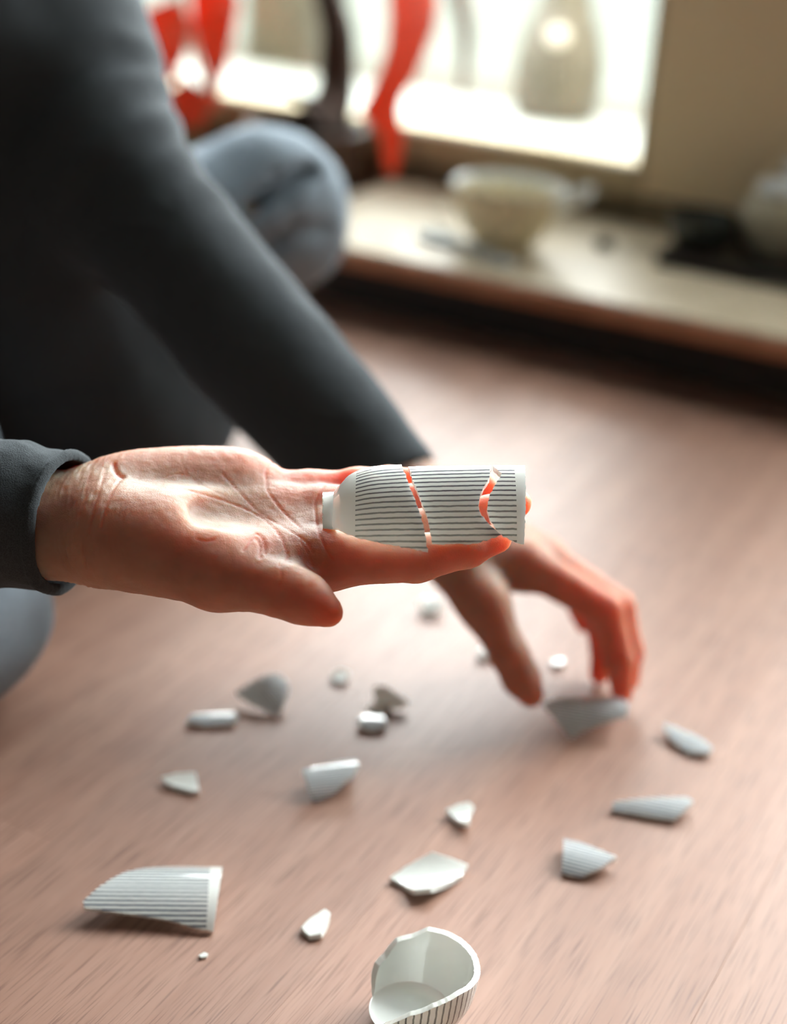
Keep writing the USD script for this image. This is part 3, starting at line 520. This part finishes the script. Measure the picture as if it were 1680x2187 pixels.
A('cup_shard', [(1158, 1502), (1200, 1490), (1322, 1490), (1341, 1502), (1338, 1530), (1290, 1545), (1240, 1567), (1218, 1578), (1200, 1556), (1178, 1526)], 'striped shard being picked up between thumb and fingertip', ang=0., Rc=.026, seed=30, tilt=.45, off=.002)

# --- the broken cup base standing upright at the bottom of the picture
bc = Z(874, 2183, 0.)
HA = np.radians([0, 20, 45, 70, 80, 95, 110, 122, 135, 150, 165, 180, 200, 215, 230, 245, 270, 290, 315, 335, 360]); HV = np.array([.0325, .0330, .0325, .0315, .0310, .0262, .0245, .0185, .0160, .0090, .0055, .0045, .0045, .0050, .0090, .0185, .0300, .0350, .0375, .0360, .0325])
yaw = math.atan2(bc[0], bc[1])       # azimuth 90 degrees = straight away from the camera
def base_mesh():
    seg, nh = 220, 26; an = np.arange(seg)/seg*2*np.pi; g = np.random.default_rng(5)
    top = np.interp(an, HA, HV)+g.normal(0, .00006, seg)+.0007*(meshkit.noise(np.c_[np.cos(an)*6, np.sin(an)*6, an*0], 3)-.5)
    po = PchipInterpolator([0, .004, .0045, .008, .014, .022, .032, .045], [.0152, .0154, .0160, .0205, .0250, .0280, .0293, .0300])
    zi0 = .0070; pi_ = PchipInterpolator([zi0, .0100, .016, .026, .045], [.0186, .0200, .0226, .0256, .0274])
    rows = []
    for k in range(nh): t = k/(nh-1); z = top*t; rows.append(np.c_[po(z)*np.cos(an), po(z)*np.sin(an), z])
    for k in range(nh):
        t = 1-k/(nh-1); zt = np.maximum(top, zi0+.0004); z = zi0+(zt-zi0)*t; rows.append(np.c_[pi_(z)*np.cos(an), pi_(z)*np.sin(an), np.minimum(z, np.maximum(top, zi0))])
    for r, z in ((.0181, .0068), (.0150, .0067), (.0075, .00668)): rows.append(np.c_[r*np.cos(an), r*np.sin(an), an*0+z])
    V = np.vstack(rows); nr = len(rows); f = []
    i = np.arange(seg); j = (i+1) % seg
    for k in range(nr-1): f += [np.c_[k*seg+i, k*seg+j, (k+1)*seg+j], np.c_[k*seg+i, (k+1)*seg+j, (k+1)*seg+i]]
    n = len(V); V = np.vstack([V, [[0, 0, .00668]], [[0, 0, .002]]]); f += [np.c_[(nr-1)*seg+i, (nr-1)*seg+j, i*0+n], np.c_[j, i, i*0+n+1]]
    m = trimesh.Trimesh(V, np.vstack(f), process=False); m.fix_normals(); return m
Mb = np.eye(4); Mb[:3, :3] = trimesh.transformations.rotation_matrix(-yaw, [0, 0, 1])[:3, :3]; Mb[:3, 3] = bc+UP*.0001
tag(obj('broken_cup', base_mesh(), CHINA_BASE, None, 35, Mb), 'broken striped cup base standing upright with its white inside showing', 'cup')

# ------------------------------------------------------------------ things on the bench
GLAZE_PALE = plain('pale_blue_glaze', (.78, .85, .87), .15, 0, var=.05)
GLAZE_TAN = plain('tan_stoneware', (.68, .60, .40), .5, .2, 150, var=.12)
GLAZE_BLUE = plain('cobalt_brush_glaze', (.12, .17, .36), .2)
LACQUER = plain('dark_lacquer', (.016, .013, .011), .35)
DARKGLAZE = plain('dark_green_glaze', (.028, .034, .03), .25)
JARG = plain('grey_olive_glaze', (.48, .46, .34), .3, .15, 120, var=.1)
RUST = plain('rust_brown_glaze', (.13, .045, .025), .35)
RED = mat('red_leaf', {'g': ('geometry', {}), 'n': ('noise_texture', {'scale': 45., 'detail': 4}), 'r': ('rgb_ramp', {'ramp': [(.3, (.66, .085, .03)), (.7, (.85, .17, .07))]}), 'p': ('principled_bsdf', {'roughness': .45}), 't': ('translucent_bsdf', {'color': (.9, .13, .06)}), 'x': ('mix_closure', {'fac': .45})},
    [('g.position', 'n.vector'), ('n.fac', 'r.fac'), ('r.color', 'p.base_color'), ('p.BSDF', 'x.closure1'), ('t.BSDF', 'x.closure2')], 'x.closure')
STEM = plain('green_stem', (.16, .17, .05), .6)
BARK = plain('dark_bark', (.05, .028, .018), .9, .6, 90, var=.3)
POTM = plain('dark_brown_pot', (.060, .028, .016), .4, .2, 60, var=.15)
POTT = plain('terracotta_pot', (.25, .12, .06), .8, .2, 60, var=.15)
SOIL = plain('potting_soil', (.03, .02, .014), 1., .6, 200)
VASE = plain('taupe_ceramic', (.10, .09, .064), .55, .2, 70, var=.12)
SPOTM = plain('cream_medallion', (.42, .39, .33), .6)
kb = Z(1085, 425, BH+.055)                       # pouring bowl with a spout
kc = np.array([kb[0], kb[1]+.012, BH])
kt = thing('pouring_bowl', 'tan pouring bowl with pale blue inside and a spout, on the bench', 'bowl', kc)
o_ = [(.0, .0), (.030, .0), (.032, .004), (.034, .007), (.045, .020), (.054, .040), (.0595, .060), (.061, .066)]; i_ = [(.0575, .066), (.052, .045), (.042, .024), (.026, .012), (.0, .010)]
obj('body', lathe(o_+[(.0598, .0675), (.0580, .0672), (.0577, .064)]+[(.054, .050), (.0, .050)], kc), GLAZE_TAN, kt)
inn = lathe([(.0602, .0676), (.0592, .0684), (.0578, .0676), (.0553, .060), (.050, .046), (.041, .028), (.026, .017), (0, .0155)][::-1]+[(.0602, .0676)], kc)
bod = lathe(o_+[(.0600, .0674), (.0578, .0668), (.0551, .0595), (.0497, .0455), (.0408, .0277), (.026, .0166), (0, .0150)], kc)
p_ = kt.GetPath().AppendChild('body'); stage.RemovePrim(p_); used.pop(str(p_)); obj('body', bod, GLAZE_TAN, kt)
obj('inner_glaze', inn, GLAZE_PALE, kt)
sw_ = [kc+UP*.0235+.030*np.array([math.cos(a), math.sin(a), 0])*(1-.02*k) + UP*.004*abs(math.sin(a)) for k, a in enumerate(np.linspace(.2, 4.2, 14))]
obj('brush_decor', sweep(sw_, .0022, 8), GLAZE_BLUE, kt)
sd = nrm(np.array([1., -.35, 0])); ss = np.cross(UP, sd)
spp, nn_ = [], 15
for k, t in enumerate(np.linspace(0, 1, 10)):
    w, zz, dp = .024*(1-t)+.012*t, .056+.014*t, .016*(1-.55*t); c = kc+sd*(.050+.040*t)+UP*zz
    spp.append([c+ss*w*math.cos(a)+UP*(-dp*math.sin(a)+.006*abs(math.cos(a))) for a in np.linspace(0, math.pi, nn_)])
spp = np.array(spp); vin = spp+UP*.0025; q = []
n1, n2 = spp.shape[:2]; idx = np.arange(n1*n2).reshape(n1, n2)
for i in range(n1-1):
    for j in range(n2-1): a, b, c, d_ = idx[i, j], idx[i, j+1], idx[i+1, j+1], idx[i+1, j]; q += [[a, b, c], [a, c, d_], [a+n1*n2, c+n1*n2, b+n1*n2], [a+n1*n2, d_+n1*n2, c+n1*n2]]
rim_ = [idx[0, j] for j in range(n2)]+[idx[i, n2-1] for i in range(1, n1)]+[idx[n1-1, j] for j in range(n2-2, -1, -1)]+[idx[i, 0] for i in range(n1-2, 0, -1)]
for a, b in zip(rim_, rim_[1:]+rim_[:1]): q += [[a, a+n1*n2, b], [b, a+n1*n2, b+n1*n2]]
spm = trimesh.Trimesh(np.vstack([spp.reshape(-1, 3), vin.reshape(-1, 3)]), q, process=False); spm.fix_normals()
obj('spout', spm, GLAZE_PALE, kt)
# ceramic spoon lying before the bowl
s0, s1 = Z(935, 500, BH+.008), Z(1092, 560, BH+.006); sdir = nrm(s1-s0); sside = np.cross(UP, sdir)
spn = thing('ceramic_spoon', 'pale ceramic spoon lying on the bench in front of the pouring bowl', 'spoon', [s0[0], s0[1], BH])
L = np.linalg.norm(s1-s0)
bw = trimesh.creation.icosphere(4, 1.0); v = np.asarray(bw.vertices); v = v*[.027, .019, .008]; v[:, 2] = np.where(v[:, 2] > 0, -.0035+v[:, 2]*-.35-.0, v[:, 2]); v[:, 2] += .0085+.0
bw = trimesh.Trimesh(v @ np.stack([sdir, sside, UP])+[s0[0], s0[1], BH], bw.faces, process=False)
obj('spoon_bowl', bw, GLAZE_PALE, spn, True)
hs = spline([[s0[0], s0[1], BH+.006]+sdir*.022, [s0[0], s0[1], BH+.008]+sdir*.045, [s0[0], s0[1], BH+.0062]+sdir*(L*.8), [s0[0], s0[1], BH+.0052]+sdir*(L+.004)], 16)
obj('handle', sweep(hs, np.linspace(.0052, .005, 16), 12), GLAZE_PALE, spn, True)
bp = Z(1290, 524, BH+.004)
bead = lathe([(0, 0), (.006, .0), (.0095, .004), (.0095, .007), (.006, .012), (0, .013)], [bp[0], bp[1], BH+.0001], 24)
tag(obj('dark_bead', bead, LACQUER, None, True), 'small dark brown bead alone on the bench right of the bowl', 'bead')
# dark tray with a lidded jar and a dark cup, at the right end
tcn = Z(1640, 585, BH+.006); tu, tn = un(tcn)
tr = thing('lacquer_tray', 'dark lacquer tray at the right end of the bench', 'tray', R(tu+.05, tn+.05, BH))
TU0, TU1, TN0, TN1 = tu-.115, tu+.24, tn-.03, BN1-.004
obj('tray_bottom', slab(TU0, TU1, TN0, TN1, BH+.0002, BH+.006, .002), LACQUER, tr, False)
obj('tray_rim', cat_([slab(TU0, TU1, TN0, TN0+.006, BH+.0061, BH+.015, .002), slab(TU0, TU1, TN1-.006, TN1, BH+.0061, BH+.015, .002), slab(TU0, TU0+.006, TN0+.006, TN1-.006, BH+.0061, BH+.015, .002), slab(TU1-.006, TU1, TN0+.006, TN1-.006, BH+.0061, BH+.015, .002)]), LACQUER, tr, False)
jc = Z(1638, 565, BH+.006)+N*.048; jc[2] = BH+.0062
jr = thing('lidded_jar', 'round grey-olive jar with a rust flower and pale lid on the dark tray', 'jar', jc)
obj('body', lathe([(0, 0), (.026, 0), (.028, .003), (.043, .016), (.0505, .034), (.0495, .048), (.042, .060), (.034, .066), (.034, .069), (0, .069)], jc), JARG, jr)
obj('lid', lathe([(0, .0692), (.036, .0692), (.0375, .072), (.033, .079), (.016, .084), (.006, .085), (0, .0851)], jc), GLAZE_PALE, jr)
obj('lid_knob', lathe([(0, .085), (.006, .085), (.006, .090), (.0105, .094), (.0105, .099), (.006, .1035), (0, .104)], jc), GLAZE_PALE, jr)
jd = nrm((CP-jc)*[1, 1, 0]); js = np.cross(UP, jd); fl_ = []
for k in range(5):
    a = k*2*math.pi/5; m = trimesh.creation.icosphere(2, 1.0); m.vertices = np.asarray(m.vertices)*[.009, .009, .002]
    off = js*.010*math.cos(a)-js*.006+UP*.010*math.sin(a); fp_ = jc+UP*.034+off; dd_ = nrm((fp_-jc)*[1, 1, .0]); ff = frame(jc*[1, 1, 0]+dd_*(.0498-abs(fp_[2]-jc[2]-.036)*.12)+UP*fp_[2], js, dd_); m.apply_transform(ff); fl_.append(m)
[obj('petal', m, RUST, jr, True) for m in fl_]
cc = Z(1478, 545, BH+.006)+N*.02; cc[2] = BH+.0062
ct = thing('dark_cup', 'low dark green cup left of the lidded jar on the tray', 'cup', cc)
obj('body', lathe([(0, 0), (.018, 0), (.019, .003), (.030, .012), (.036, .030), (.037, .042), (.0355, .0425), (.034, .030), (.028, .014), (0, .007)], cc), DARKGLAZE, ct)
obj('foot_ring', lathe([(.015, -.0002), (.0195, -.0002), (.0195, .0028), (.015, .0028), (.015, -.0002)], cc+UP*.0003), RUST, ct)
# tall taupe vase on the window sill
vc = Z(1182, 248, OZ0+.0045); vc = R(un(vc)[0], max(un(vc)[1], WB+.125), OZ0+.0045)
vt = thing('ceramic_vase', 'tall taupe ceramic vase with a pale round medallion on the window sill', 'vase', vc)
obj('body', lathe([(0, 0), (.050, 0), (.053, .004), (.0585, .03), (.0575, .07), (.050, .105), (.037, .135), (.030, .16), (.029, .18), (.034, .20), (.031, .20), (.026, .18), (.026, .16), (.0, .15)], vc), VASE, vt)
vd = nrm((CP-vc)*[1, 1, 0]-.25*np.cross(UP, nrm((CP-vc)*[1, 1, 0]))); md = trimesh.creation.icosphere(3, 1.0); md.vertices = np.asarray(md.vertices)*[.0150, .0150, .0035]
md.apply_transform(frame(vc+vd*.0472+UP*.108, UP, vd+UP*.42)); obj('medallion', md, SPOTM, vt, True)
# ------------------------------------------------------------------ plants before the window
def leaf(px, d0, d1, bulge, th=.0016, curl=.0):
    """A fleshy leaf: outline as seen, depth from d0 at its top to d1 at its tip, bowed across."""
    px = np.array(px, float); y0, y1 = px[:, 1].min(), px[:, 1].max(); S = 3300/d0
    P, T, E = tri2d((px-px.mean(0))/S, .006, .0003, 1); pp = P*S+px.mean(0); t = (pp[:, 1]-y0)/(y1-y0)
    ctr = np.interp(pp[:, 1], np.linspace(y0, y1, 12), [np.mean([x for x, y in px if abs(y-yy) < (y1-y0)*.22] or [px[:, 0].mean()]) for yy in np.linspace(y0, y1, 12)])
    dep = d0+(d1-d0)*t+bulge*((pp[:, 0]-ctr)/60)**2-curl*np.sin(t*math.pi)
    W = CP+dep[:, None]*np.array([ray(x, y) for x, y in pp]); return sheet(W, W+nrm(cf*[1, 1, 0])*th, T, E)
bpx = D(735, 375, 1.93); pc = np.array([bpx[0], bpx[1], 0.0]); pc = R(min(un(pc)[0], -.985), 1.63, 0)
pt = thing('potted_plant', 'dark-trunked plant with a long drooping red leaf in a dark brown pot', 'plant', pc)
obj('pot', lathe([(0, .0005), (.045, .0005), (.052, .01), (.064, .06), (.068, .11), (.070, .125), (.074, .13), (.074, .142), (.066, .142), (.064, .125), (0, .123)], pc), POTM, pt)
obj('soil', lathe([(0, .1232), (.0635, .1232), (.05, .130), (0, .133)], pc, 32), SOIL, pt)
t0 = pc+UP*.130; tk = spline([t0, D(718, 190, 1.93), D(722, 90, 1.92), D(700, -20, 1.92), D(690, -160, 1.93)], 20)
obj('trunk', sweep(tk, np.r_[np.linspace(.032, .023, 8), np.linspace(.0225, .012, 12)], 14), BARK, pt)
obj('branch', sweep(spline([D(718, 225, 1.93), D(650, 215, 1.92), D(610, 190, 1.93)], 8), np.linspace(.012, .005, 8), 10), BARK, pt)
obj('branch', sweep(spline([D(700, -60, 1.92), D(780, -90, 1.88), D(870, -40, 1.82)], 10), np.linspace(.008, .004, 10), 10), BARK, pt)
obj('leaf', leaf([(828, -60), (905, -70), (936, 0), (928, 60), (905, 120), (884, 170), (860, 205), (853, 240), (862, 290), (852, 350), (842, 374), (828, 372), (816, 330), (812, 290), (790, 262), (766, 240), (792, 192), (812, 150), (826, 100), (832, 40)], 1.83, 1.765, .006, .0018, .02), RED, pt)
pc2 = R(un(D(440, 250, 2.0))[0], 1.60, 0)
p2 = thing('potted_plant', 'plant with upright red leaves and thin green stems behind the raised knee', 'plant', pc2)
obj('pot', lathe([(0, .0005), (.038, .0005), (.045, .01), (.055, .07), (.058, .08), (.058, .092), (.051, .092), (.049, .08), (0, .078)], pc2), POTT, p2)
obj('soil', lathe([(0, .0782), (.0485, .0782), (.03, .083), (0, .085)], pc2, 32), SOIL, p2)
for q_ in ([(440, 215), (420, 130), (385, -10), (360, -80)], [(425, 215), (400, 180), (350, 120), (335, 60)], [(450, 215), (455, 150), (470, 60), (470, 0)]):
    obj('stem', sweep(spline([pc2+UP*.08]+[D(x, y, 1.96) for x, y in q_], 14), .0035, 8), STEM, p2)
obj('leaf', leaf([(345, 5), (385, -5), (410, 50), (398, 115), (374, 165), (350, 196), (318, 180), (288, 125), (280, 60), (305, 25)], 1.93, 1.94, .01), RED, p2)
obj('leaf', leaf([(404, -40), (470, -60), (512, 0), (500, 65), (488, 130), (470, 190), (446, 185), (424, 115), (408, 50)], 1.95, 1.95, .01), RED, p2)
obj('leaf', leaf([(362, 190), (400, 165), (436, 192), (446, 240), (424, 275), (378, 268)], 1.92, 1.93, .01), RED, p2)
obj('leaf', leaf([(455, 150), (474, 175), (468, 225), (450, 240), (440, 200)], 1.95, 1.93, .01), RED, p2)
# hanging twig outside and a planter on the terrace
gp0 = D(985, 140, 2.25); tw = sweep(spline([D(968, -80, 2.25), D(982, 10, 2.25), D(994, 70, 2.25), D(992, 130, 2.25), R(*un(D(986, 190, 2.20)), OZ0+.003)], 20), np.linspace(.014, .006, 20), 10)
tag(obj('dry_twig', tw, BARK, None, True), 'dark dry twig leaning in the window right of the long red leaf', 'twig')
pl = R(un(D(630, 130, 2.55))[0], un(D(630, 130, 2.55))[1], .0905)
pn_ = thing('planter', 'square taupe planter standing outside the window behind the trunk', 'planter', pl)
pu, pn2 = un(pl)
obj('body', slab(pu-.062, pu+.062, pn2-.06, pn2+.06, .0905, .33, .006), VASE, pn_, False)
obj('rim', cat_([slab(pu-.072, pu+.072, pn2-.07, pn2-.052, .331, .352, .003), slab(pu-.072, pu+.072, pn2+.052, pn2+.07, .331, .352, .003), slab(pu-.072, pu-.054, pn2-.052, pn2+.052, .331, .352, .003), slab(pu+.054, pu+.072, pn2-.052, pn2+.052, .331, .352, .003)]), VASE, pn_, False)
